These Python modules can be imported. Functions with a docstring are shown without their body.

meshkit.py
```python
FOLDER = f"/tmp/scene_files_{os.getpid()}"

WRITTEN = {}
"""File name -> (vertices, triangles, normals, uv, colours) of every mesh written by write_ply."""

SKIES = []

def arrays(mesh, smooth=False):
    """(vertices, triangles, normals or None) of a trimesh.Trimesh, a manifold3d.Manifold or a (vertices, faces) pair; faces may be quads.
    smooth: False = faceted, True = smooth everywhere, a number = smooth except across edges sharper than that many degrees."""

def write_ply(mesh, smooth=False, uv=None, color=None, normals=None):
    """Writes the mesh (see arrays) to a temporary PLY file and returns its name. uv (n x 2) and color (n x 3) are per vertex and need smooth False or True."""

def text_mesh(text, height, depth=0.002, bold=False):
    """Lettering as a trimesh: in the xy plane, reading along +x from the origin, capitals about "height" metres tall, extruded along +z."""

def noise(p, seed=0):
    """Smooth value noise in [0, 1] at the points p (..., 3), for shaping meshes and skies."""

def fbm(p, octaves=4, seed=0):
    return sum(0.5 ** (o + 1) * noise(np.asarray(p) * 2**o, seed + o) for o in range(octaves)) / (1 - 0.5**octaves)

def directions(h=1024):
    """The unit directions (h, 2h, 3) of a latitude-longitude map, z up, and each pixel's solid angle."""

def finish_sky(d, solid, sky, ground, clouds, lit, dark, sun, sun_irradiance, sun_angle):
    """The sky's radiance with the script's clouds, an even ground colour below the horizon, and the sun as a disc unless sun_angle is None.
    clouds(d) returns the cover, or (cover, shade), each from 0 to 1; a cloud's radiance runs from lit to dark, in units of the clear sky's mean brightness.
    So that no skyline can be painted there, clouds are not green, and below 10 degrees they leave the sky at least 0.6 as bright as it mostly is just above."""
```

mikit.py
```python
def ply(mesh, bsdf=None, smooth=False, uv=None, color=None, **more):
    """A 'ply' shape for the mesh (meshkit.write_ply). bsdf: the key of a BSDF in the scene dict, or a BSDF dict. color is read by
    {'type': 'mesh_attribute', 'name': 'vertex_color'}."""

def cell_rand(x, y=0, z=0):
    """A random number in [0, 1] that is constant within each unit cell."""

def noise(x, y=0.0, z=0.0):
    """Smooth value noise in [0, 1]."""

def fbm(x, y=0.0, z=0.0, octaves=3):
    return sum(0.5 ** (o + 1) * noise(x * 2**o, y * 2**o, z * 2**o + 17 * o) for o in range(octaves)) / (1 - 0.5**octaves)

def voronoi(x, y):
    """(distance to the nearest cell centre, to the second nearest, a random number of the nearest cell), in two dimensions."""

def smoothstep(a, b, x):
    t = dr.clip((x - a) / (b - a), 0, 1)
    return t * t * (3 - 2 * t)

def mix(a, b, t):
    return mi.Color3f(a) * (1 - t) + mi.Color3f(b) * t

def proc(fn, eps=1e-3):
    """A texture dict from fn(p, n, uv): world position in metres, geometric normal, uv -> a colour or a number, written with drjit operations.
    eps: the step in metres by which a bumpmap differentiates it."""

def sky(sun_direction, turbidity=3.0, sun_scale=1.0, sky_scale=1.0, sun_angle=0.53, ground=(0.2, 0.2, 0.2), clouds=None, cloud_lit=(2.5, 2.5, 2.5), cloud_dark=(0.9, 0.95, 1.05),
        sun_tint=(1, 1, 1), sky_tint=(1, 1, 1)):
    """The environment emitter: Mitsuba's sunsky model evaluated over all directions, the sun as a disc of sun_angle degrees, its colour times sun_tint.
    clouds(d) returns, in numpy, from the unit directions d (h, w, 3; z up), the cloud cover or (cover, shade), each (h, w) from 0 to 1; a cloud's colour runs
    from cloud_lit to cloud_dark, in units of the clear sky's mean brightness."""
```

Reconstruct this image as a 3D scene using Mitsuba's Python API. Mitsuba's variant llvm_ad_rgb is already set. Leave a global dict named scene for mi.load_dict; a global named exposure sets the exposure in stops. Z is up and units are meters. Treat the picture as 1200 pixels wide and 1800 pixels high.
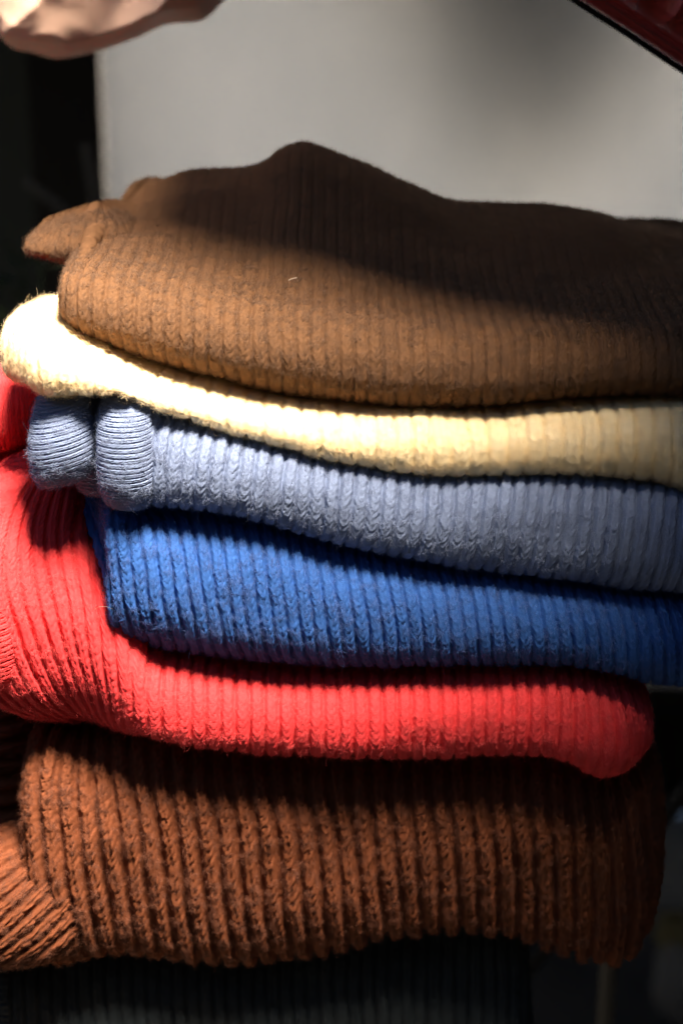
import math
import numpy as np
import trimesh
import drjit as dr
import mitsuba as mi
import mikit
import meshkit
from scipy.interpolate import PchipInterpolator

T = mi.ScalarTransform4f
scene, labels = {}, {}
RNG = np.random.default_rng(11)

# ------------------------------------------------------------------ camera, light, exposure
DIST, PITCH, FPX = 0.80, math.radians(20.0), 3200.0          # metres to the stack's front, downward pitch, focal length in photograph pixels
EYE = np.array([0.0, -DIST * math.cos(PITCH), 1.0 + DIST * math.sin(PITCH)])
AIM = np.array([0.0, 0.0, 1.0])
scene['camera'] = {'type': 'thinlens', 'fov': math.degrees(2 * math.atan(600 / FPX)), 'fov_axis': 'x',
                   'aperture_radius': 0.0055, 'focus_distance': 0.795, 'near_clip': 0.02, 'far_clip': 200.0,
                   'to_world': T().look_at(origin=EYE.tolist(), target=AIM.tolist(), up=[0, 0, 1])}
SUN = np.array([0.20, -0.31, 0.93]); SUN /= np.linalg.norm(SUN)
scene['sky'] = mikit.sky(SUN.tolist(), turbidity=3, sun_angle=15.0, sky_scale=0.34, sky_tint=(1.0, 0.92, 0.84))
exposure = 4.1

# ------------------------------------------------------------------ helpers
def at(px, py, Y):
    """The point of the plane y = Y that lies on the sight line of a photograph pixel."""
    px, py = np.asarray(px, float), np.asarray(py, float)
    fw = np.array([0, math.cos(PITCH), -math.sin(PITCH)]); up = np.array([0, math.sin(PITCH), math.cos(PITCH)])
    d = fw + ((px - 600) / FPX)[..., None] * np.array([1.0, 0, 0]) - ((py - 900) / FPX)[..., None] * up
    return EYE + d * ((Y - EYE[1]) / d[..., 1])[..., None]

def tag(key, label=None, cat=None, group=None, kind=None):
    labels[key] = {k: v for k, v in (('label', label), ('category', cat), ('group', group), ('kind', kind)) if v}

def curve(pts):
    p = np.array(sorted(pts), float)
    f = PchipInterpolator(p[:, 0], p[:, 1])
    return lambda x: f(np.clip(x, p[0, 0], p[-1, 0]))

def sm(a, b, x):
    t = np.clip((x - a) / (b - a), 0, 1)
    return t * t * (3 - 2 * t)

def hsh(*k):
    h = sum(np.asarray(v).astype(np.int64) * m for v, m in zip(k, (374761393, 668265263, 2147483647, 912931))) & 0xFFFFFFFF
    h = ((h ^ (h >> 13)) * 1274126177) & 0xFFFFFFFF
    return ((h ^ (h >> 16)) & 0xFFFFFF) / 16777215.0

def n3(x, y, z, seed=0):
    return meshkit.noise(np.stack(np.broadcast_arrays(x, y, z), -1), seed)

# ------------------------------------------------------------------ materials
def wool(name, base, var=0.35, scale=1.0, sheen=0.5, pale=0.035):
    base = np.array(base, float)
    lo, hi = (base * (1 - var)).tolist(), np.minimum(base * (1 + var), 0.93).tolist()
    def fn(p, n, uv):
        a = mikit.fbm(p.x * 1400 * scale, p.y * 1400 * scale, p.z * 1400 * scale, 2)
        b = mikit.noise(p.x * 260 * scale, p.y * 260 * scale, p.z * 260 * scale)
        return mikit.mix(lo, hi, dr.clip(0.15 + 0.5 * a + 0.3 * b, 0, 1))
    scene[name] = {'type': 'twosided', 'bsdf': {'type': 'principled', 'base_color': mikit.proc(fn), 'roughness': 0.85, 'specular': 0.15, 'sheen': sheen, 'sheen_tint': 0.7}}
    scene[name + '_fibre'] = {'type': 'twosided', 'bsdf': {'type': 'principled', 'base_color': {'type': 'rgb', 'value': np.minimum(base * 1.08 + pale, 0.93).tolist()}, 'roughness': 0.55, 'specular': 0.4 if pale else 0.1, 'sheen': sheen, 'sheen_tint': 0.3}}
    return name

def plain(name, rgb, rough=0.8, spec=0.3, **more):
    scene[name] = {'type': 'twosided', 'bsdf': {'type': 'principled', 'base_color': {'type': 'rgb', 'value': list(rgb)}, 'roughness': rough, 'specular': spec, **more}}
    return name

wool('wool_brown', (0.112, 0.056, 0.027), pale=0.02)
wool('wool_cream', (0.78, 0.65, 0.41), 0.12)
wool('wool_grey', (0.150, 0.195, 0.320), 0.25)
wool('wool_blue', (0.024, 0.082, 0.280), 0.3)
wool('wool_red', (0.580, 0.040, 0.046), 0.25)
wool('wool_rust', (0.125, 0.038, 0.016), 0.35, pale=0.015)
wool('wool_black', (0.022, 0.030, 0.036), 0.3, 1.0, 0.0, 0.0)

# ------------------------------------------------------------------ knitting
def knit(up, vp, per, st, rib, leg, seed, face=0.80, hole=0.0, swell=0.25):
    """Height in metres of ribbed knitting: columns of V stitches (period per, stitch height st) with purl valleys between them."""
    wob = (n3(up / 0.03, vp / 0.02, seed * 3.1, seed) - 0.5) * per * 0.24 + (n3(up / 0.006, vp / 0.005, seed * 1.7, seed + 5) - 0.5) * per * 0.10
    x = (up + wob) / per
    c = np.floor(x)
    a = (x - c) * 2 - 1
    q = np.abs(a) / face
    side = (a > 0).astype(int)
    b = vp / st + hsh(c, seed) + 0.10 * side + (n3(up / 0.004, vp / 0.006, seed + 0.5, seed + 9) - 0.5) * 0.3 - 1.15 * np.minimum(q, 1.1)
    r = np.floor(b)
    t = (b - r) * 2 - 1
    rnd, rnd2 = hsh(r, c * 2 + side, seed), hsh(r, c * 2 + side, seed, 3)
    body = np.clip(1 - q ** 3.6, 0, 1) ** 0.6
    lobe = np.sqrt(np.clip(1 - ((q - 0.52 - 0.08 * (rnd2 - 0.5)) / 0.51) ** 2, 0, 1)) * np.sqrt(np.clip(1 - t * t, 0, 1)) * (0.65 + 0.6 * rnd)
    h = rib * body * (1 - swell + swell * 2 * n3(c * 1.0, vp / 0.03, seed, seed + 2)) + leg * lobe
    e = np.abs(np.abs(a) - 1) / (1.02 - face + 0.10)          # purl bumps down in the valley
    pb = vp / st * 1.0 + hsh(c + (a > 0), seed, 7)
    h += 0.2 * leg * np.sqrt(np.clip(1 - e * e, 0, 1)) * np.abs(np.sin(np.pi * pb))
    if hole:
        h -= hole * np.exp(-(a / 0.16) ** 2) * np.exp(-(t / 0.35) ** 2)
    h += leg * (0.18 * (n3(up / 0.0008, vp / 0.0010, seed, seed + 3) - 0.5) + 0.22 * (n3(up / 0.0022, vp / 0.0026, seed, seed + 4) - 0.5))
    return h

def plan_path(xl, xr, rl, rr, yb, yfun):
    pts = []
    def add(x, y): pts.append((x, y))
    for y in np.linspace(yb, rl, 40): add(xl, y)
    for k in np.linspace(0, np.pi / 2, 40)[1:]: add(xl + rl - rl * np.cos(k), rl - rl * np.sin(k))
    for x in np.linspace(xl + rl, xr - rr, 200)[1:-1]: add(x, 0.0)
    for k in np.linspace(np.pi / 2, 0, 40): add(xr - rr + rr * np.cos(k), rr - rr * np.sin(k))
    for y in np.linspace(rr, yb, 40)[1:]: add(xr, y)
    p = np.array(pts)
    p[:, 1] += yfun(p[:, 0]) * (1 - np.clip(p[:, 1] / yb, 0, 1))
    s = np.r_[0, np.cumsum(np.linalg.norm(np.diff(p, axis=0), axis=1))]
    return p, s

def nose(a, b, pz, ph, under=0.0):
    ph = np.asarray(ph)
    return a * (1 - np.abs(np.cos(ph)) ** 0.9) + under * np.clip(-np.sin(ph), 0, 1), b * np.sign(np.sin(ph)) * np.abs(np.sin(ph)) ** pz

def fit(low, ztop, yfun, a, pz, xs, under=0.0):
    """Half thickness along xs so that the fold, its top at ztop, shows its lower outline along the photograph's points low."""
    P = at(low[:, 0], low[:, 1], -0.005)
    order = np.argsort(P[:, 0])
    th = np.arctan2(EYE[2] - P[:, 2], P[:, 1] - EYE[1])
    fth = PchipInterpolator(P[order, 0], th[order])
    ph = np.linspace(np.pi / 2, -np.pi / 2, 121)
    out = []
    for x in xs:
        xc = np.clip(x, P[order[0], 0], P[order[-1], 0])
        t0, zt = float(fth(xc)), float(ztop(x))
        def lowest(b):
            dy, dz = nose(float(a(x)) if callable(a) else a, b, pz, ph, under)
            return np.max(np.arctan2(EYE[2] - (zt - b + dz), float(yfun(x)) + dy - EYE[1]))
        lo, hi = 0.002, 0.12
        for _ in range(40):
            mid = (lo + hi) / 2
            lo, hi = (mid, hi) if lowest(mid) < t0 else (lo, mid)
        out.append((lo + hi) / 2)
    return np.array(out)

FUZZ = {}

def pillow(key, mat, xl, xr, rl, rr, yfun, zc, bf, a, pat, pz=0.85, yb=0.25, ym=0.10, top_fine=0.012, lift=None, lump=0.002, slant=(0, 0), shift=0.0, under=0.0, seed=1, swap=False, skew=None, stretch=None,
           dens=10, vdens=6, fuzz=1, front=0.03):
    """A folded knitted panel: the plan outline of the fold swept with the round section of the fold, then displaced into stitches."""
    per, st = pat['per'], pat['st']
    p, s = plan_path(xl, xr, rl, rr, yb, yfun)
    du = (st / vdens if swap else per / dens)
    # samples along the outline: fine where the front shows
    su = [s[0]]
    while su[-1] < s[-1]:
        y = np.interp(su[-1], s, p[:, 1])
        inside = abs(np.interp(su[-1], s, p[:, 0])) < 0.165 * (1 + max(y, 0))
        su.append(su[-1] + (du if y < front and inside else du * (2.5 if inside else 4)))
    su = np.array(su[:-1])
    Q = np.stack([np.interp(su, s, p[:, k]) for k in (0, 1)], 1)
    a_of, a = (a, float(np.max(a(Q[:, 0])))) if callable(a) else (None, a)
    ri = max((float(a_of(xl)) if a_of else a) * 1.02, 0.003), max((float(a_of(xr)) if a_of else a) * 1.02, 0.003)
    half = 0.5 * (xr - xl) - 1e-4
    M = np.stack([np.clip(Q[:, 0], xl + min(max(rl, ri[0]), half), xr - min(max(rr, ri[1]), half)), np.clip(np.maximum(Q[:, 1], ym), None, yb)], 1)
    dirn = M - Q
    L = np.maximum(np.linalg.norm(dirn, axis=1), 1e-6)
    dirn /= L[:, None]
    aa = np.minimum(a_of(Q[:, 0]) if a_of else a, L * 0.98)
    # samples round the section
    dv = (per / dens if swap else st / vdens)
    bm = float(np.mean(bf(Q[:, 0])))
    nn = int(np.pi * 0.5 * 1.25 * (a + bm) / dv)
    phi = np.linspace(np.pi / 2, -np.pi / 2, nn)
    cut = np.where(phi < -1.15)[0]
    phi = np.r_[phi[:cut[0]], np.linspace(phi[cut[0]], -np.pi / 2, max(4, len(cut) // 4))]
    nn = len(phi)
    tops, w = [0.0], dv
    lim = float(np.median(L) - a)
    while tops[-1] < max(lim, dv * 2):
        tops.append(tops[-1] + w)
        if tops[-1] > top_fine: w = min(w * 1.12, dv * 4.5 if lift else 0.008)
    tops = np.array(tops) / max(tops[-1], 1e-9)
    bots = np.array([0.0, 0.01, 0.03, 0.08, 0.2, 0.5, 1.0])
    X, Y, Z = [], [], []
    def zat(x, sgn): return zc(x), bf(x)
    for f in tops[::-1][:-1]:
        d = aa + (L - aa) * f
        x, y = Q[:, 0] + dirn[:, 0] * d, Q[:, 1] + dirn[:, 1] * d
        X.append(x); Y.append(y); Z.append(zc(x) + bf(x))
    for ph in phi:
        d, _ = nose(aa, 0, pz, ph, under); d = np.minimum(d, L * 0.99)
        x, y = Q[:, 0] + dirn[:, 0] * d, Q[:, 1] + dirn[:, 1] * d
        z = zc(x) + bf(x) * np.sign(np.sin(ph)) * abs(np.sin(ph)) ** pz
        X.append(x); Y.append(y); Z.append(z)
    for f in bots[1:]:
        d = np.minimum(aa + under, L * 0.99); d = d + (L - d) * f
        x, y = Q[:, 0] + dirn[:, 0] * d, Q[:, 1] + dirn[:, 1] * d
        X.append(x); Y.append(y); Z.append(zc(x) - bf(x))
    X, Y, Z = np.array(X), np.array(Y), np.array(Z)
    if lift is not None:
        wt = np.zeros((len(X), 1)); wt[:len(tops) - 1] = 1; wt[len(tops) - 1:len(tops) - 1 + nn, 0] = sm(-0.2, 1.0, np.sin(phi))
        Z = Z + wt * lift(X, Y)
    Y = Y + shift
    wy = np.maximum(Y - np.min(Y) - 0.01, 0)
    X = X + slant[0] * wy * (1 - sm(xl, xl + 0.09, X)) - slant[1] * wy * sm(xr - 0.09, xr, X)
    G = np.stack([X, Y, Z], -1)
    def normals(G):
        gv, gu = np.gradient(G, axis=0), np.gradient(G, axis=1)
        n = np.cross(gu, gv); n /= np.linalg.norm(n, axis=-1, keepdims=True) + 1e-12
        return n
    n = normals(G)
    mid = len(tops) - 1 + int(np.argmin(np.abs(phi)))
    if np.mean(n[mid, len(su) // 2] * np.array([0, -1, 0])) < 0: n = -n
    flip = np.sum(np.cross(np.gradient(G, axis=1)[mid, len(su) // 2], np.gradient(G, axis=0)[mid, len(su) // 2]) * n[mid, len(su) // 2]) < 0
    if lump:
        G = G + n * ((meshkit.fbm(G / 0.035 + seed, 2, seed) - 0.5) * 2 * lump)[..., None]
        n2 = normals(G); n = n2 * np.sign(np.sum(n2 * n, -1, keepdims=True))
    U = np.broadcast_to(su[None, :], X.shape)
    dvv = np.r_[np.zeros((1, X.shape[1])), np.cumsum(np.linalg.norm(np.diff(G, axis=0), axis=-1), axis=0)]
    V = -(dvv - dvv[mid:mid + 1])                       # up the section
    u2 = U + (skew(X, V) if skew else 0)
    h = knit(V + (skew(X, V) if skew else 0), U, per, st, pat['rib'], pat['leg'], seed, pat.get('face', 0.80), pat.get('hole', 0)) if swap else \
        knit(u2, V, per, st, pat['rib'], pat['leg'], seed, pat.get('face', 0.80), pat.get('hole', 0))
    if stretch: h = h * stretch(X, Y)
    h = h - pat['rib'] * 0.6
    G = G + n * h[..., None]
    R, C = X.shape
    i, j = np.meshgrid(np.arange(R - 1), np.arange(C - 1), indexing='ij')
    q = np.stack([i * C + j, i * C + j + 1, (i + 1) * C + j + 1, (i + 1) * C + j], -1).reshape(-1, 4)
    if flip: q = q[:, ::-1]
    scene[key] = mikit.ply((G.reshape(-1, 3), q), mat, smooth=True)
    if fuzz:
        add_fuzz(key, mat, G, n, fuzz, seed)
    return G, n

def hairs(P, N, length, lift, rad, rng, segs=2, curl=0.6):
    """Fibres as tapered three-sided tubes that rise from P and lie over along the surface."""
    k = len(P)
    t = rng.normal(size=(k, 3)); t -= N * np.sum(t * N, 1, keepdims=True); t /= np.linalg.norm(t, axis=1, keepdims=True) + 1e-9
    w = np.cross(N, t)
    turn = rng.normal(0, curl, k)
    pts, d = [P - N * 0.0002], t * np.cos(lift)[:, None] + N * np.sin(lift)[:, None]
    for m in range(segs):
        pts.append(pts[-1] + d * (length / segs)[:, None])
        d = d + w * turn[:, None] + rng.normal(0, 0.35, (k, 3)) - N * (0.25 * rng.random(k))[:, None]
        d /= np.linalg.norm(d, axis=1, keepdims=True)
    pts = np.array(pts)
    rings = []
    for m in range(segs):
        r = rad * (1 - 0.5 * m / segs)
        e = np.cross(pts[m + 1] - pts[m], [0.31, 0.57, 0.76]); e /= np.linalg.norm(e, axis=1, keepdims=True) + 1e-12
        g = np.cross(pts[m + 1] - pts[m], e); g /= np.linalg.norm(g, axis=1, keepdims=True) + 1e-12
        for ang in (0, 2.094, 4.189):
            rings.append(pts[m] + (e * math.cos(ang) + g * math.sin(ang)) * r[:, None])
    rings.append(pts[-1])
    nv = len(rings)
    V = np.stack(rings, 1).reshape(-1, 3)
    f = []
    for m in range(segs - 1):
        for c in range(3):
            A, B, A2, B2 = m * 3 + c, m * 3 + (c + 1) % 3, m * 3 + 3 + c, m * 3 + 3 + (c + 1) % 3
            f += [[A, B, B2], [A, B2, A2]]
    for c in range(3): f.append([(segs - 1) * 3 + c, (segs - 1) * 3 + (c + 1) % 3, nv - 1])
    F = (np.array(f)[None] + (np.arange(k) * nv)[:, None, None]).reshape(-1, 3)
    return V, F

def fuzz_tile(name, mat, count, radius, seed, lo, hi, thick):
    """A tuft of wool fibres on a disc; copies of it cover the knitting."""
    rng = np.random.default_rng(seed)
    r, a = radius * np.sqrt(rng.random(count)), rng.random(count) * 2 * np.pi
    P = np.stack([r * np.cos(a), r * np.sin(a), -0.0003 * rng.random(count)], 1)
    N = np.tile([0, 0, 1.0], (count, 1))
    V, F = hairs(P, N, rng.uniform(lo, hi, count), rng.uniform(0.0, 0.75, count), rng.uniform(thick * 0.7, thick * 1.4, count), rng)
    scene[name] = {'type': 'shapegroup', 'tuft': mikit.ply((V, F), mat, smooth=True)}

TUFT_R, COUNT = 0.0015, {}
def add_fuzz(key, mat, G, n, amount, seed):
    """Tufts all over the knitting that can be seen, and single long fibres that stand off it."""
    top = key.split('__')[0]
    rng = np.random.default_rng(seed * 101 + 7)
    gv, gu = np.gradient(G, axis=0), np.gradient(G, axis=1)
    nd = np.cross(gu, gv); nd /= np.linalg.norm(nd, axis=-1, keepdims=True) + 1e-12
    nd *= np.sign(np.sum(nd * n, -1, keepdims=True)); nd = nd + n; nd /= np.linalg.norm(nd, axis=-1, keepdims=True) + 1e-12
    S = G - n * np.sum((G - G) * n, -1, keepdims=True)
    a = np.linalg.norm(np.cross(gu, gv), axis=-1) * np.clip(np.sum(nd * n, -1), 0.3, 1)
    P0, N0 = S.reshape(-1, 3), nd.reshape(-1, 3)
    vis = np.sum((EYE - P0) * n.reshape(-1, 3), 1) / np.linalg.norm(EYE - P0, axis=1)
    y0 = P0[:, 1].min()
    near = 0.16 if key == 'sweater__folded_body' else y0 + 0.055
    w = a.ravel() * (vis > -0.2) * (P0[:, 1] < near) * np.where(P0[:, 1] > y0 + 0.10, 0.4, 1)
    rel = P0 - EYE
    dep = rel[:, 1] * math.cos(PITCH) - rel[:, 2] * math.sin(PITCH)
    w = w * (np.abs(rel[:, 0] / dep * FPX) < 640)
    w = w * (np.linalg.norm(N0, axis=1) > 0.5) * (np.linalg.norm(n.reshape(-1, 3), axis=1) > 0.5)
    area = w.sum()
    k = int(area * 0.85 / (math.pi * TUFT_R ** 2) * amount)
    idx = rng.choice(len(P0), k, p=w / area)
    e = np.cross(N0[idx], rng.normal(size=(k, 3))); e /= np.linalg.norm(e, axis=1, keepdims=True)
    f = np.cross(N0[idx], e)
    sc = rng.uniform(0.8, 1.25, k)
    groups = {k2 for k2 in scene if k2.startswith('fuzz_of_' + mat)}
    if not groups:
        for m in range(3): fuzz_tile('fuzz_of_%s_%d' % (mat, m), mat + '_fibre', 34, TUFT_R, seed * 7 + m, 0.0012, 0.0034, 0.00003)
    for q in range(k):
        M = np.eye(4); M[:3, 0], M[:3, 1], M[:3, 2], M[:3, 3] = e[q] * sc[q], f[q] * sc[q], N0[idx[q]] * sc[q], P0[idx[q]]
        COUNT[top] = COUNT.get(top, 0) + 1
        scene['%s__wool_fuzz__%03d' % (top, COUNT[top])] = {'type': 'instance', 'to_world': T(M), 'group': {'type': 'ref', 'id': 'fuzz_of_%s_%d' % (mat, q % 3)}}
    k2 = int(area * 1e6 * 0.03)
    idx = rng.choice(len(P0), k2, p=w / area)
    FUZZ.setdefault((top, mat), []).append(hairs(P0[idx], N0[idx], rng.uniform(0.003, 0.008, k2), rng.uniform(0.3, 1.4, k2), np.full(k2, 0.000022), rng, 5, 0.45))

# ------------------------------------------------------------------ large structure: ground, wall, door, added light blockers
def grain(name, lo, hi, scale, rough=0.85, spec=0.3, stretch=(1, 1, 1)):
    def fn(p, n, uv):
        return mikit.mix(lo, hi, mikit.fbm(p.x * scale * stretch[0], p.y * scale * stretch[1], p.z * scale * stretch[2], 3))
    scene[name] = {'type': 'twosided', 'bsdf': {'type': 'principled', 'base_color': mikit.proc(fn), 'roughness': rough, 'specular': spec}}
    return name
grain('paving', (0.035, 0.035, 0.034), (0.085, 0.085, 0.082), 9)
scene['tent_cloth'] = {'type': 'principledthin', 'base_color': mikit.proc(lambda p, n, uv: mikit.mix((0.37, 0.395, 0.41), (0.54, 0.555, 0.56), mikit.fbm(p.x * 7, p.z * 4, 0.0, 3))), 'roughness': 0.8, 'diff_trans': 1.0}
plain('dark_door', (0.050, 0.062, 0.056), 0.6)
plain('black_paint', (0.006, 0.006, 0.006), 0.5)
plain('canvas', (0.03, 0.03, 0.03), 0.9)
plain('dark_brick', (0.07, 0.06, 0.05), 0.9)
grain('pine', (0.20, 0.12, 0.06), (0.32, 0.20, 0.11), 20, 0.6, 0.3, (0.1, 1, 1))
plain('grey_metal', (0.10, 0.10, 0.09), 0.5)
plain('leaf_green', (0.030, 0.050, 0.022), 0.6)
plain('pale_cloth', (0.18, 0.18, 0.17), 0.9)
plain('yellow_cloth', (0.22, 0.18, 0.08), 0.9)

def box(x0, x1, y0, y1, z0, z1):
    m = trimesh.creation.box((x1 - x0, y1 - y0, z1 - z0)); m.apply_translation(((x0 + x1) / 2, (y0 + y1) / 2, (z0 + z1) / 2)); return m
def tube(p, r, sides=12):
    p = np.array(p, float)
    return trimesh.util.concatenate([trimesh.creation.cylinder(r, segment=[p[i], p[i + 1]], sections=sides) for i in range(len(p) - 1)])

scene['ground'] = mikit.ply((np.array([[-60, -60, 0], [60, -60, 0], [60, 60, 0], [-60, 60, 0.0]]), np.array([[0, 1, 2, 3]])), 'paving')
tag('ground', 'grey paved ground under the stall', kind='structure')
WY = 1.5
grain('pale_concrete', (0.46, 0.44, 0.41), (0.56, 0.54, 0.51), 6)
scene['added_bounce_ground'] = mikit.ply((np.array([[-40, 1.62, 0.004], [40, 1.62, 0.004], [40, 30, 0.004], [-40, 30, 0.004]]), np.array([[0, 1, 2, 3]])), 'pale_concrete')  # pale ground added out of sight to bounce light through the tent cloth
tag('added_bounce_ground', 'unseen pale concrete sheet added behind the tent cloth to bounce light', kind='structure')
xe = float(at(188, 300, WY)[0])
wx, wz = np.meshgrid(np.linspace(xe, 3.5, 260), np.linspace(0.0, 3.0, 120))
wy = WY + 0.012 * (n3(wx / 0.35, wz / 1.2, 0.3, 41) - 0.5) + 0.006 * (n3((wx + 0.3 * wz) / 0.11, wz / 0.6, 0.7, 42) - 0.5)
ii, jj = np.meshgrid(np.arange(119), np.arange(259), indexing='ij')
wq = np.stack([ii * 260 + jj, ii * 260 + jj + 1, (ii + 1) * 260 + jj + 1, (ii + 1) * 260 + jj], -1).reshape(-1, 4)
scene['tent_wall'] = mikit.ply((np.stack([wx, wy, wz], -1).reshape(-1, 3), wq), 'tent_cloth', smooth=True)
tag('tent_wall', 'pale translucent tent cloth hanging behind the stack of sweaters', 'tent wall')
scene['door__panel'] = mikit.ply(box(-2.5, xe - 0.09, WY + 0.06, WY + 0.10, 0.0, 3.2), 'dark_door')
scene['door__frame'] = mikit.ply(box(xe - 0.088, xe - 0.002, WY - 0.02, WY + 0.1, 0.0, 3.2), 'black_paint')
tag('door', 'dark green-black door with black frame left of the pale tent cloth', 'door')

# unseen sheets added outside the frame: their edges end the sunlight on the stack
def sunward(p, z): return np.asarray(p) + SUN * (z - p[2]) / SUN[2]
def sheet(key, pts):
    p = np.array(pts, float); k = len(p); i = np.arange(k); j = (i + 1) % k
    tri = np.array([[0, m, m + 1] for m in range(1, k - 1)])
    scene[key] = mikit.ply((np.vstack([p, p + [0, 0, 0.01]]), np.vstack([tri[:, ::-1], tri + k, np.stack([i, j, j + k], 1), np.stack([i, j + k, i + k], 1)])), 'canvas')
CA, CB = 1.52, 2.0
e00, e0, e1 = sunward(at(95, 420, 0.06), CA), sunward(at(235, 468, 0.06), CA), sunward(at(900, 640, 0.0), CA)
ek = sunward(at(140, 60, 0.42), CA + 0.2)
ed = (e1 - e0) / np.linalg.norm(e1 - e0)
c1 = e0 + ed * 1.1
BLOCKER = 'unseen dark sheet added to block light, stretched '
def strip(key, front, back):
    """A canvas strip between two edges given as points."""
    k = len(front); p = np.array(list(front) + list(back), float); i = np.arange(k - 1)
    tri = np.vstack([np.stack([i, i + 1, i + 1 + k], 1), np.stack([i, i + 1 + k, i + k], 1)])
    scene[key] = mikit.ply((np.vstack([p, p + [0, 0, 0.006]]), np.vstack([tri, tri[:, ::-1] + 2 * k])), 'canvas')
ZT = 1.74
strip('added_shade_sheet', [[ek[0] - 1.5, ek[1], ZT], [ek[0], ek[1], CA + 0.2], e00, e0, c1], [[ek[0] - 1.5, 0.5, ZT + 0.01], [ek[0], 0.5, ZT + 0.01], [e0[0] + 0.02, 0.25, ZT], [e0[0] + 0.1, 0.20, ZT], [c1[0], 0.10, ZT]])
strip('added_shade_sheet__roof', [[ek[0] - 1.5, 0.5, ZT + 0.01], [ek[0], 0.5, ZT + 0.01], [e0[0] + 0.1, 0.20, ZT], [c1[0], 0.10, ZT]], [[ek[0] - 1.5, 1.48, ZT], [ek[0], 1.48, ZT], [e0[0] + 0.1, 1.48, ZT], [c1[0], 1.48, ZT]])
tag('added_shade_sheet', BLOCKER + 'over the rear of the stall', 'added shade sheet', 'added shade sheets over the stall')
b0 = sunward(at(640, 1000, 0.0), CB)
strip('added_shade_sheet_001', [[b0[0], -1.1, CB], [b0[0], 0.05, CB]], [[b0[0] + 1.0, -1.1, CB + 0.1], [b0[0] + 1.0, 0.05, CB + 0.1]])
tag('added_shade_sheet_001', BLOCKER + 'over the right side of the stall', 'added shade sheet', 'added shade sheets over the stall')
sheet('added_shade_sheet_002', [[-6, -6.4, 2.5], [6, -6.4, 2.5], [6, -1.6, 2.5], [-6, -1.6, 2.5]])
tag('added_shade_sheet_002', BLOCKER + 'over the lane in front of the stall', 'added shade sheet', 'added shade sheets over the stall')
scene['added_side_curtain'] = mikit.ply(box(-1.62, -1.60, -1.2, 1.48, 0.0, 1.7), 'canvas')  # unseen curtains added at both sides to cut the sky light
tag('added_side_curtain', 'unseen canvas curtain added to cut light from the left of the stall', 'curtain')
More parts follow.
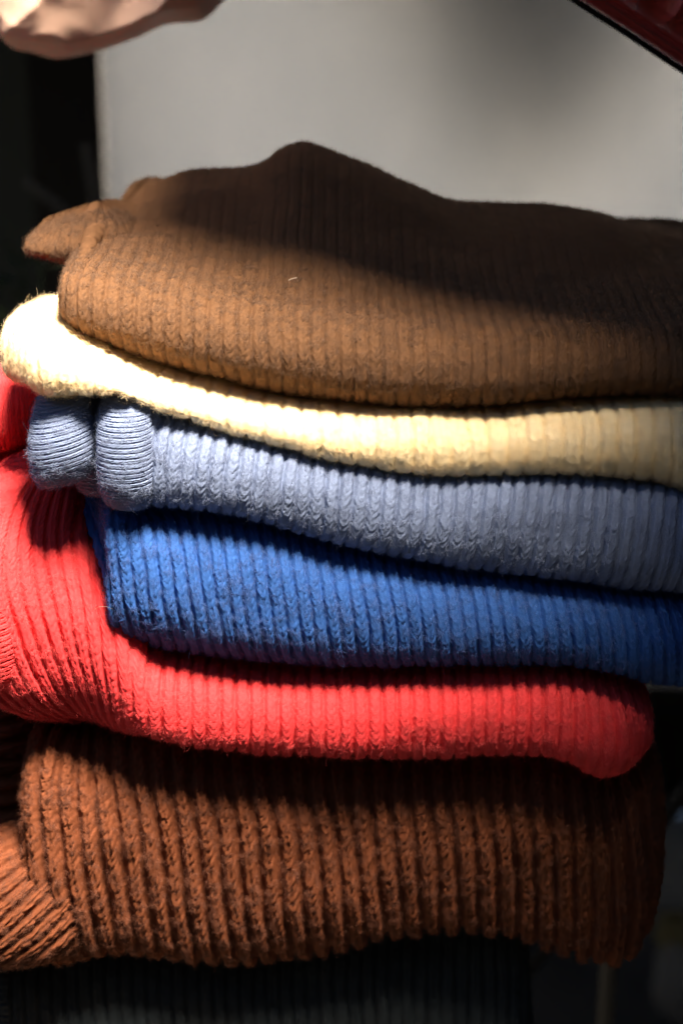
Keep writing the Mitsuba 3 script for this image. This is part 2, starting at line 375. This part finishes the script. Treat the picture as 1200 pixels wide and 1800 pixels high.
scene['added_side_curtain_001'] = mikit.ply(box(1.10, 1.12, -1.2, 1.48, 0.0, 2.0), 'canvas')
tag('added_side_curtain_001', 'unseen canvas curtain added to cut light from the right of the stall', 'curtain')
scene['added_building'] = mikit.ply(box(-9, 9, -7.0, -6.5, 0, 5.0), 'dark_brick')  # added out of sight to block sky light from the front
tag('added_building', 'unseen drab brick block added across the lane to hide the low sky', 'added_building')

# ------------------------------------------------------------------ the stack of sweaters, from the top down
def world_curve(pts, Y):
    P = at([q[0] for q in pts], [q[1] for q in pts], Y)
    return curve(list(zip(P[:, 0], P[:, 2])))
def X(px, py, Y=0.0): return float(at(px, py, Y)[0])
def Z(px, py, Y=0.0): return float(at(px, py, Y)[2])
XS = np.linspace(-0.26, 0.26, 79)
const = lambda y: (lambda x: np.full_like(np.asarray(x, float), y))

class Fold:
    def __init__(self, low, ztop, yf, a, pz=0.85, under=0.0):
        low = np.array(low, float)
        self.yf = yf if callable(yf) else const(yf)
        self.a, self.pz = a, pz
        b = fit(low, ztop, self.yf, a, pz, XS, under)
        bs = PchipInterpolator(XS, b); zt = PchipInterpolator(XS, [float(ztop(x)) for x in XS])
        cl = lambda x: np.clip(x, XS[0], XS[-1])
        self.b = lambda x: bs(cl(x)); self.zc = lambda x: zt(cl(x)) - bs(cl(x)); self.under = lambda x: zt(cl(x)) - 2 * bs(cl(x))

def lobe(key, mat, px0, px1, py0, py1, Y, a, pat, r=None, swap=False, seed=1, tilt=0.0, yb=None, taper=0.0, **kw):
    """A small roll or flap that fills the box of photograph pixels with its front at depth Y."""
    x0, x1, z1, z0 = X(px0, (py0 + py1) / 2, Y), X(px1, (py0 + py1) / 2, Y), Z((px0 + px1) / 2, py0, Y + a * 0.6), Z((px0 + px1) / 2, py1, Y + a * 0.5)
    zc, b, xm = (z0 + z1) / 2, (z1 - z0) / 2, (x0 + x1) / 2
    r = r or min((x1 - x0) * 0.49, a)
    depth = yb or 2.2 * a + 0.01
    return pillow(key, mat, x0, x1, r, r, const(0.0), lambda x: zc + tilt * (x - xm), lambda x: b * (1 - taper * (1 - sm(x0, x0 + 0.7 * (x1 - x0), x))), a, pat, pz=0.9, yb=depth, ym=depth, seed=seed, swap=swap, shift=Y, lump=0.001, **kw)

# 1 brown
b_top = world_curve([(60, 500), (150, 480), (250, 495), (400, 530), (600, 560), (800, 575), (1000, 580), (1250, 575)], 0.02)
brown = Fold([(60, 560), (105, 575), (130, 590), (170, 605), (250, 632), (350, 658), (450, 680), (550, 698), (650, 708), (750, 712), (850, 710), (950, 702), (1050, 697), (1200, 692), (1300, 690)], b_top, 0.0, lambda x: 0.012 + 0.018 * sm(X(110, 520), X(230, 520), x), 0.85, 0.013)
YB = 0.20
ridge = world_curve([(100, 376), (160, 374), (198, 366), (260, 335), (340, 300), (420, 293), (460, 280), (490, 258), (530, 248), (570, 258), (650, 290), (720, 320), (820, 358), (900, 362), (1000, 365), (1060, 372), (1100, 385), (1200, 408), (1320, 440), (1500, 480)], YB)
def brown_lift(x, y):
    return (ridge(x) - b_top(x)) * sm(0.03, YB, y) * (1 - 0.9 * sm(YB + 0.005, YB + 0.06, y))
tag('sweater', 'brown ribbed wool sweater folded on top of the stack', 'sweater', 'folded sweaters in the stack')
BROWN = dict(per=0.0062, st=0.0034, rib=0.001, leg=0.0008, face=0.82)
pillow('sweater__folded_body', 'wool_brown', X(100, 520), X(1460, 600), 0.010, 0.03, brown.yf, brown.zc, brown.b, brown.a,
       BROWN, pz=brown.pz, yb=0.27, ym=0.27, top_fine=0.06, lift=brown_lift, seed=1, front=0.10, fuzz=1.6, under=0.013, stretch=lambda x, y: 1 - 0.7 * sm(0.03, 0.12, y))
lobe('sweater__hem_flap', 'wool_brown', 34, 225, 400, 466, 0.085, 0.022, BROWN, taper=0.6, tilt=0.05, seed=21, yb=0.08, fuzz=1.5)
# 2 cream
c_top = lambda x: brown.under(x) + 0.002
cream = Fold([(-20, 690), (40, 692), (90, 698), (150, 690), (210, 692), (260, 715), (320, 735), (400, 762), (480, 782), (560, 800), (650, 815), (720, 825), (800, 832), (900, 830), (1000, 828), (1060, 830), (1120, 842), (1200, 862), (1300, 890)], c_top, lambda x: -0.009 - 0.011 * (1 - sm(X(190, 700), X(360, 700), x)), 0.022)
tag('sweater_001', 'cream fluffy ribbed sweater under the brown one', 'sweater', 'folded sweaters in the stack')
CREAM = dict(per=0.0080, st=0.0042, rib=0.0013, leg=0.0005, face=0.88, hole=0.0005)
pillow('sweater_001__folded_body', 'wool_cream', X(28, 620), X(1330, 800), 0.02, 0.03, cream.yf, cream.zc, cream.b, cream.a,
       CREAM, pz=cream.pz, seed=2, fuzz=1.6, slant=(0.3, 0), front=0.06)
lobe('sweater_001__sleeve_end', 'wool_cream', -8, 130, 558, 672, 0.012, 0.016, CREAM, seed=22, fuzz=1.6, tilt=0.2)
# 3 grey
g_top = lambda x: cream.under(x) + 0.001
grey = Fold([(-20, 880), (245, 885), (300, 889), (350, 894), (420, 905), (500, 925), (600, 950), (700, 970), (800, 990), (900, 1005), (1000, 1018), (1100, 1030), (1200, 1040), (1300, 1050)], g_top, -0.014, 0.022)
tag('sweater_002', 'pale grey-blue ribbed sweater with two rolled ends at its left', 'sweater', 'folded sweaters in the stack')
GREY = dict(per=0.0061, st=0.0033, rib=0.0017, leg=0.0007, face=0.8)
pillow('sweater_002__folded_body', 'wool_grey', X(240, 800), X(1330, 950), 0.008, 0.03, grey.yf, grey.zc, grey.b, grey.a,
       GREY, pz=grey.pz, seed=3, skew=lambda x, v: -0.12 * v, fuzz=1.1)
ROLL = dict(per=0.0022, st=0.0024, rib=0.0004, leg=0.0004, face=0.84)
lobe('sweater_002__rolled_cuff', 'wool_grey', 163, 262, 688, 906, -0.024, 0.027, ROLL, r=0.0115, swap=True, seed=23, dens=6, vdens=5, fuzz=1.1)
lobe('sweater_002__rolled_cuff_001', 'wool_grey', 42, 160, 690, 862, -0.018, 0.025, ROLL, r=0.0125, swap=True, seed=24, tilt=0.25, dens=6, vdens=5, fuzz=1.1)
lobe('sweater_002__inner_edge', 'wool_grey', 120, 205, 735, 878, -0.002, 0.012, ROLL, swap=True, seed=25, dens=6, vdens=5, fuzz=1)
# 4 blue
u_top = lambda x: grey.under(x) + 0.001
blue = Fold([(100, 1080), (205, 1100), (230, 1115), (300, 1135), (400, 1150), (500, 1162), (600, 1168), (700, 1167), (800, 1165), (900, 1163), (1000, 1165), (1080, 1180), (1150, 1195), (1200, 1200), (1300, 1210)], u_top, -0.016, lambda x: 0.012 + 0.036 * sm(X(200, 1050), X(290, 1050), x))
tag('sweater_003', 'bright blue ribbed sweater between the grey and the red ones', 'sweater', 'folded sweaters in the stack')
BLUE = dict(per=0.0060, st=0.0033, rib=0.0017, leg=0.0009, face=0.82)
pillow('sweater_003__folded_body', 'wool_blue', X(198, 1050), X(1330, 1100), 0.004, 0.03, blue.yf, blue.zc, blue.b, blue.a,
       BLUE, pz=blue.pz, seed=4, skew=lambda x, v: 0.14 * v, fuzz=0.9, slant=(-0.35, 0), front=0.05)
def strand(key, mat, pts, r, seed, bump=0.0):
    p = PchipInterpolator(np.linspace(0, 1, len(pts)), np.array(pts))(np.linspace(0, 1, 120))
    V, F = [], []
    t = np.gradient(p, axis=0); t /= np.linalg.norm(t, axis=1, keepdims=True)
    e = np.cross(t, [0.2, 1, 0.1]); e /= np.linalg.norm(e, axis=1, keepdims=True); f = np.cross(t, e)
    ang = np.arange(14) * 2 * np.pi / 14
    taper = np.clip(np.minimum(np.linspace(0, 1, 120), np.linspace(1, 0, 120)) / 0.05, 0.05, 1) ** 0.5
    rr = r * taper[:, None] * (1 + bump * (n3(np.arange(120)[:, None] / 2.2, ang[None] * 1.4, seed, seed) - 0.5))
    V = p[:, None] + rr[..., None] * (np.cos(ang)[None, :, None] * e[:, None] + np.sin(ang)[None, :, None] * f[:, None])
    i, j = np.meshgrid(np.arange(119), np.arange(14), indexing='ij')
    q = np.stack([i * 14 + j, i * 14 + (j + 1) % 14, (i + 1) * 14 + (j + 1) % 14, (i + 1) * 14 + j], -1).reshape(-1, 4)
    scene[key] = mikit.ply((V.reshape(-1, 3), q), mat, smooth=True)
strand('sweater_003__seam', 'wool_blue', [at(150, 885, 0.03), at(172, 950, 0.012), at(192, 1010, 0.000), at(203, 1060, -0.006), at(208, 1095, -0.006), at(216, 1112, -0.002)], 0.0026, 51, 0.9)
strand('sweater_003__seam_001', 'wool_blue', [at(160, 880, 0.022), at(190, 950, 0.006), at(206, 1010, -0.006), at(212, 1060, -0.012), at(216, 1098, -0.012)], 0.0018, 52, 0.9)
# 5 red
xk = X(190, 1100)
kr = lambda x: sm(xk - 0.022, xk + 0.02, x)
r_top = lambda x: blue.under(x) * kr(x) + (grey.under(x) + 0.004) * (1 - kr(x)) + 0.001
red = Fold([(-60, 1225), (0, 1235), (60, 1248), (150, 1268), (250, 1292), (350, 1310), (450, 1320), (550, 1325), (650, 1328), (750, 1328), (850, 1327), (950, 1325), (1000, 1338), (1040, 1358), (1080, 1362), (1120, 1350), (1160, 1335)], r_top, lambda x: -0.018 + 0.012 * (1 - kr(x)) * sm(X(-60, 1100), X(120, 1100), x),
           lambda x: 0.036 + 0.050 * (1 - kr(x)))
tag('sweater_004', 'red ribbed sweater bulging out under the blue one', 'sweater', 'folded sweaters in the stack')
RED = dict(per=0.0066, st=0.0035, rib=0.0019, leg=0.0008, face=0.8)
pillow('sweater_004__folded_body', 'wool_red', X(-150, 1100), X(1146, 1260), 0.03, 0.022, red.yf, red.zc, red.b, red.a,
       RED, pz=red.pz, seed=5, fuzz=0.9, skew=lambda x, v: 0.25 * v * (1 - kr(x)))
lobe('sweater_004__collar_band', 'wool_red', -110, 66, 676, 800, 0.055, 0.018, dict(per=0.0028, st=0.0026, rib=0.0005, leg=0.0004), seed=26, tilt=0.12, dens=6, vdens=4, yb=0.05, fuzz=0.8)
lobe('sweater_004__cuff_band', 'wool_red', -120, 20, 960, 1242, -0.022, 0.050, dict(per=0.0026, st=0.0026, rib=0.0005, leg=0.0005), seed=27, swap=True, dens=6, vdens=5, fuzz=0.8)
# 6 rust
t_top = lambda x: red.under(x) + 0.001
rust = Fold([(-60, 1705), (0, 1705), (100, 1690), (200, 1672), (300, 1682), (400, 1690), (500, 1682), (600, 1665), (700, 1640), (800, 1632), (900, 1640), (960, 1655), (1010, 1670), (1050, 1685), (1090, 1690), (1130, 1675), (1160, 1650)], t_top, -0.002, 0.034, 0.75)
tag('sweater_005', 'rust brown chunky ribbed sweater under the red one', 'sweater', 'folded sweaters in the stack')
RUST = dict(per=0.0092, st=0.0046, rib=0.0028, leg=0.0022, face=0.64)
pillow('sweater_005__folded_body', 'wool_rust', X(40, 1500), X(1166, 1500), 0.012, 0.016, rust.yf, rust.zc, rust.b, rust.a,
       RUST, pz=rust.pz, seed=6, skew=lambda x, v: 0.10 * v, fuzz=0.9)
lobe('sweater_005__collar', 'wool_rust', -190, 205, 1490, 1707, -0.010, 0.036, dict(RUST, rib=0.0017, leg=0.0016, per=0.0085), r=0.05, swap=True, seed=28, tilt=0.12, fuzz=1, skew=lambda x, v: -0.7 * x)
lobe('sweater_005__inner_panel', 'wool_rust', -180, 70, 1225, 1520, 0.045, 0.02, RUST, swap=True, seed=29, dens=7, vdens=4, fuzz=0.6)
# 7 black
k_top = lambda x: rust.under(x) + 0.001
black = Fold([(-60, 1900), (600, 1910), (1000, 1920)], k_top, 0.028, 0.025)
tag('sweater_006', 'black ribbed sweater at the bottom of the stack', 'sweater', 'folded sweaters in the stack')
pillow('sweater_006__folded_body', 'wool_black', X(-100, 1800), X(948, 1780), 0.03, 0.012, black.yf, black.zc, black.b, black.a,
       dict(per=0.0068, st=0.0036, rib=0.0014, leg=0.0008), pz=black.pz, seed=7, dens=9, vdens=5, fuzz=0.6)

for (top, mat), parts in FUZZ.items():
    off, V, F = 0, [], []
    for v, f in parts: V.append(v); F.append(f + off); off += len(v)
    key = top + '__stray_fibres'
    scene[key] = mikit.ply((np.vstack(V), np.vstack(F)), mat + '_fibre', smooth=True)
    tag(key, kind='stuff'); tag(top + '__wool_fuzz', kind='stuff')

plain('pale_lint', (0.30, 0.25, 0.20), 0.7)
strand('sweater__hem', 'wool_brown', [at(122, 545, 0.012), at(118, 515, 0.014), at(133, 484, 0.034), at(150, 452, 0.06), at(163, 412, 0.088), at(190, 402, 0.12)], 0.0036, 53, 0.7)
strand('sweater__lint', 'pale_lint', [at(507, 493, 0.028), at(513, 490, 0.028), at(522, 488, 0.028)], 0.0003, 61)
strand('sweater_003__loose_hair', 'pale_lint', [at(165, 1073, -0.016), at(180, 1066, -0.018), at(200, 1072, -0.014)], 0.00006, 64)

# the stool that carries the stack
zs = float(np.min(black.under(XS))) - 0.002
scene['stool__seat'] = mikit.ply(box(-0.20, 0.10, -0.005, 0.28, zs - 0.03, zs), 'pine')
for k, (sx, sy) in enumerate(((-0.18, 0.02), (0.08, 0.02), (-0.18, 0.25), (0.08, 0.25))):
    scene['stool__leg' + ('_%03d' % k if k else '')] = mikit.ply(box(sx - 0.015, sx + 0.015, sy - 0.015, sy + 0.015, 0.0, zs - 0.03), 'pine')
for k, sy in enumerate((0.02, 0.25)):
    scene['stool__stretcher' + ('_%03d' % k if k else '')] = mikit.ply(box(-0.165, 0.065, sy - 0.01, sy + 0.01, 0.2, 0.24), 'pine')
tag('stool', 'plain wooden stool carrying the stack of sweaters', 'stool')

# ------------------------------------------------------------------ garments hanging behind the stack
def garment(key, mat, px0, px1, bottom, Y, thick, ztop, wrinkle, seed, cols=150, rows=170, R=0.03, lean=0.0):
    px = np.linspace(px0, px1, cols)
    B = at(px, bottom(px), Y)
    v = np.linspace(0, 1, rows) ** 1.7
    xg = np.broadcast_to(B[:, 0], (rows, cols)); z0 = np.broadcast_to(B[:, 2], (rows, cols))
    zg = z0 + (ztop - z0) * v[:, None]
    slope = np.gradient(B[:, 2], B[:, 0])
    d = np.minimum((zg - z0) / np.sqrt(1 + slope ** 2), np.minimum(xg - B[0, 0], B[-1, 0] - xg))
    t = thick * np.sqrt(np.clip(1 - (1 - np.clip(d / R, 0, 1)) ** 2, 0, 1))
    w = wrinkle(xg, zg, d) * np.clip(d / 0.01, 0, 1)
    front = np.stack([xg + lean * (zg - 1.2), Y - t - w, zg], -1); back = np.stack([xg + lean * (zg - 1.2), Y + t * 0.6, zg], -1)
    i, j = np.meshgrid(np.arange(rows - 1), np.arange(cols - 1), indexing='ij')
    q = np.stack([i * cols + j, i * cols + j + 1, (i + 1) * cols + j + 1, (i + 1) * cols + j], -1).reshape(-1, 4)
    V = np.vstack([front.reshape(-1, 3), back.reshape(-1, 3)])
    scene[key] = mikit.ply((V, np.vstack([q, q[:, ::-1] + rows * cols])), mat, smooth=True)
    return front

plain('peach_nylon', (0.64, 0.43, 0.34), 0.55, 0.4)
plain('maroon_nylon', (0.70, 0.090, 0.075), 0.28, 0.7)
plain('black_binding', (0.008, 0.008, 0.008), 0.6)
plain('thread', (0.34, 0.12, 0.10), 0.6)
def crumple(amp, fx, fz, seed, diag=0.6):
    def w(x, z, d):
        a = n3((x + diag * z) / fx, z / fz, seed, seed); b = n3((x - 0.5 * z) / (fx * 0.45), z / (fz * 0.5), seed, seed + 1)
        c = n3((x + 0.9 * z) / (fx * 0.22), (z - 0.4 * x) / (fz * 0.2), seed, seed + 2)
        return amp * ((1 - np.abs(2 * a - 1)) ** 1.5 + 0.45 * (1 - np.abs(2 * b - 1)) ** 2 + 0.05 * (1 - np.abs(2 * c - 1)) ** 2)
    return w
pe = curve([(-320, -60), (-150, 20), (0, 64), (24, 84), (60, 92), (100, 102), (160, 92), (240, 66), (300, 41), (350, 37), (395, 0), (450, -60), (520, -160)])
garment('jacket__body', 'peach_nylon', -320, 520, pe, 0.34, 0.022, 1.62, crumple(0.016, 0.06, 0.10, 31, -0.9), 31)
tag('jacket', 'peach crumpled nylon jacket hanging at the upper left', 'jacket')
me = curve([(930, -50), (1000, 0), (1100, 64), (1200, 130), (1300, 192), (1450, 270), (1600, 300)])
me2 = lambda p: me(p) - 14
me3 = lambda p: me(p) - 46
garment('jacket_001__hem_binding', 'black_binding', 925, 1600, me, 0.205, 0.008, 1.30, lambda x, z, d: 0 * x, 32, rows=60)
garment('jacket_001__hem', 'maroon_nylon', 960, 1600, me2, 0.198, 0.008, 1.32, crumple(0.0015, 0.02, 0.02, 33), 33, rows=80, R=0.006)
garment('jacket_001__quilted_panel', 'maroon_nylon', 985, 1600, me3, 0.193, 0.020, 1.62, crumple(0.012, 0.045, 0.05, 34, 0.8), 34)
px = np.linspace(1035, 1320, 60)
st = at(px, me2(px) - 24, 0.188)
scene['jacket_001__stitching'] = mikit.ply(trimesh.util.concatenate([trimesh.creation.cylinder(0.0004, segment=[st[i] + (st[i + 1] - st[i]) * 0.15, st[i] + (st[i + 1] - st[i]) * 0.8], sections=6) for i in range(len(st) - 1)]), 'thread')
tag('jacket_001', 'glossy maroon quilted jacket with black hem hanging at the upper right', 'jacket')
scene['clothes_rail'] = mikit.ply(tube([[-1.6, 0.28, 1.66], [1.6, 0.28, 1.66]], 0.014), 'grey_metal')
tag('clothes_rail', 'grey metal tube above the frame from which the jackets hang', 'clothes rail')

ce = curve([(600, -60), (680, 0), (780, 190), (880, 330), (980, 250), (1110, 100), (1180, -60)])
garment('added_shadow_caster', 'black_binding', 600, 1180, ce, 1.625, 0.03, 2.2, lambda x, z, d: 0 * x, 35, cols=60, rows=60)  # hidden shape added only to throw the pointed shadow onto the tent cloth
tag('added_shadow_caster', 'unseen dark shape added behind the tent cloth to cast a soft pointed shadow', 'garment')

# ------------------------------------------------------------------ blurred things behind
scene['bench__board'] = mikit.ply(box(0.15, 1.6, 1.28, 1.32, 0.13, 0.36), 'black_paint')
scene['bench__seat'] = mikit.ply(box(0.15, 1.6, 1.10, 1.34, 0.362, 0.39), 'black_paint')
scene['bench__leg'] = mikit.ply(box(0.2, 0.25, 1.2, 1.25, 0, 0.36), 'black_paint')
scene['bench__leg_001'] = mikit.ply(box(1.5, 1.55, 1.2, 1.25, 0, 0.36), 'black_paint')
tag('bench', 'low black bench in front of the pale tent cloth', 'bench')
pa, pb = at(1072, 1650, 0.32), at(1074, 1830, 0.32)
scene['stand__post'] = mikit.ply(tube([[pa[0], 0.32, 0.0], [pa[0], 0.32, 0.86]], 0.006), 'grey_metal')
q0, q1 = at(1120, 1490, 0.5), at(1300, 1290, 0.5)
scene['stand__brace'] = mikit.ply(tube([q0 + (q0 - q1) * 1.2, q1], 0.006), 'black_paint')
scene['stand__shelf'] = mikit.ply(box(pa[0] - 0.2, pa[0] + 0.01, 0.30, 0.5, 0.84, 0.86), 'black_paint')
tag('stand', 'thin metal stand with black brace behind the lower right of the stack', 'stand')
def heap(key, mat, px, py, Y, r, seed):
    m = trimesh.creation.icosphere(4, 1.0); v = m.vertices
    v = v * (0.7 + 0.6 * meshkit.fbm(v * 1.6 + seed, 3, seed))[:, None] * np.array(r)
    m.vertices = v + at(px, py, Y)
    scene[key] = mikit.ply(m, mat, smooth=True)
heap('cloth_bag', 'pale_cloth', 1196, 1725, 0.95, (0.03, 0.05, 0.035), 3); tag('cloth_bag', 'pale grey cloth bag blurred at the lower right edge', 'bag')
heap('cloth_bag_001', 'yellow_cloth', 1200, 1650, 1.0, (0.03, 0.04, 0.025), 4); tag('cloth_bag_001', 'dull yellow cloth bag blurred at the right edge', 'bag')

# potted plant in the dark at the left
rng = np.random.default_rng(5)
pc = at(10, 560, 0.75)
scene['potted_plant__pot'] = mikit.ply(trimesh.creation.cone(0.01, 0.01) if False else trimesh.creation.revolve(np.array([[0, 0], [0.07, 0], [0.10, 0.2], [0.09, 0.2], [0.085, 0.17], [0, 0.17]])).apply_translation((pc[0] - 0.02, 0.75, 0)), 'black_paint', smooth=30)
Vs, Fs, o, stems = [], [], 0, []
for k in range(26):
    tip = pc + rng.normal(0, (0.06, 0.06, 0.05)); base = np.array([pc[0] - 0.02, 0.75, 0.17])
    midp = (base + tip) / 2 + [rng.normal(0, 0.02), rng.normal(0, 0.02), 0]
    stems.append(tube([base, midp, tip], 0.0018, 6))
    for m in range(9):
        p = midp + (tip - midp) * rng.uniform(0.1, 1.05); d = rng.normal(size=3); d /= np.linalg.norm(d); e = np.cross(d, rng.normal(size=3)); e /= np.linalg.norm(e); L = rng.uniform(0.02, 0.04); g = np.cross(d, e) * 0.004
        Vs += [p, p + d * L * 0.5 + e * L * 0.22 + g, p + d * L, p + d * L * 0.5 - e * L * 0.22 + g]; Fs += [[o, o + 1, o + 2], [o, o + 2, o + 3]]; o += 4
scene['potted_plant__leaves'] = mikit.ply((np.array(Vs), np.array(Fs)), 'leaf_green'); tag('potted_plant__leaves', kind='stuff')
scene['potted_plant__stem'] = mikit.ply(trimesh.util.concatenate(stems), 'leaf_green'); tag('potted_plant__stem', kind='stuff')
tag('potted_plant', 'dark leafy potted plant blurred at the left edge behind the stack', 'plant')
w0, w1 = at(40, 315, 0.9), at(150, 395, 0.9)
scene['wire'] = mikit.ply(tube([w0, w1, at(190, 450, 0.9)], 0.004), 'grey_metal'); tag('wire', 'faint grey wire slanting in front of the dark door', 'wire')
w0 = at(150, 255, 0.9)
scene['wire_001'] = mikit.ply(tube([w0, at(164, 345, 0.9), at(170, 450, 0.9)], 0.004), 'grey_metal'); tag('wire_001', 'faint grey upright wire beside the edge of the tent cloth', 'wire')
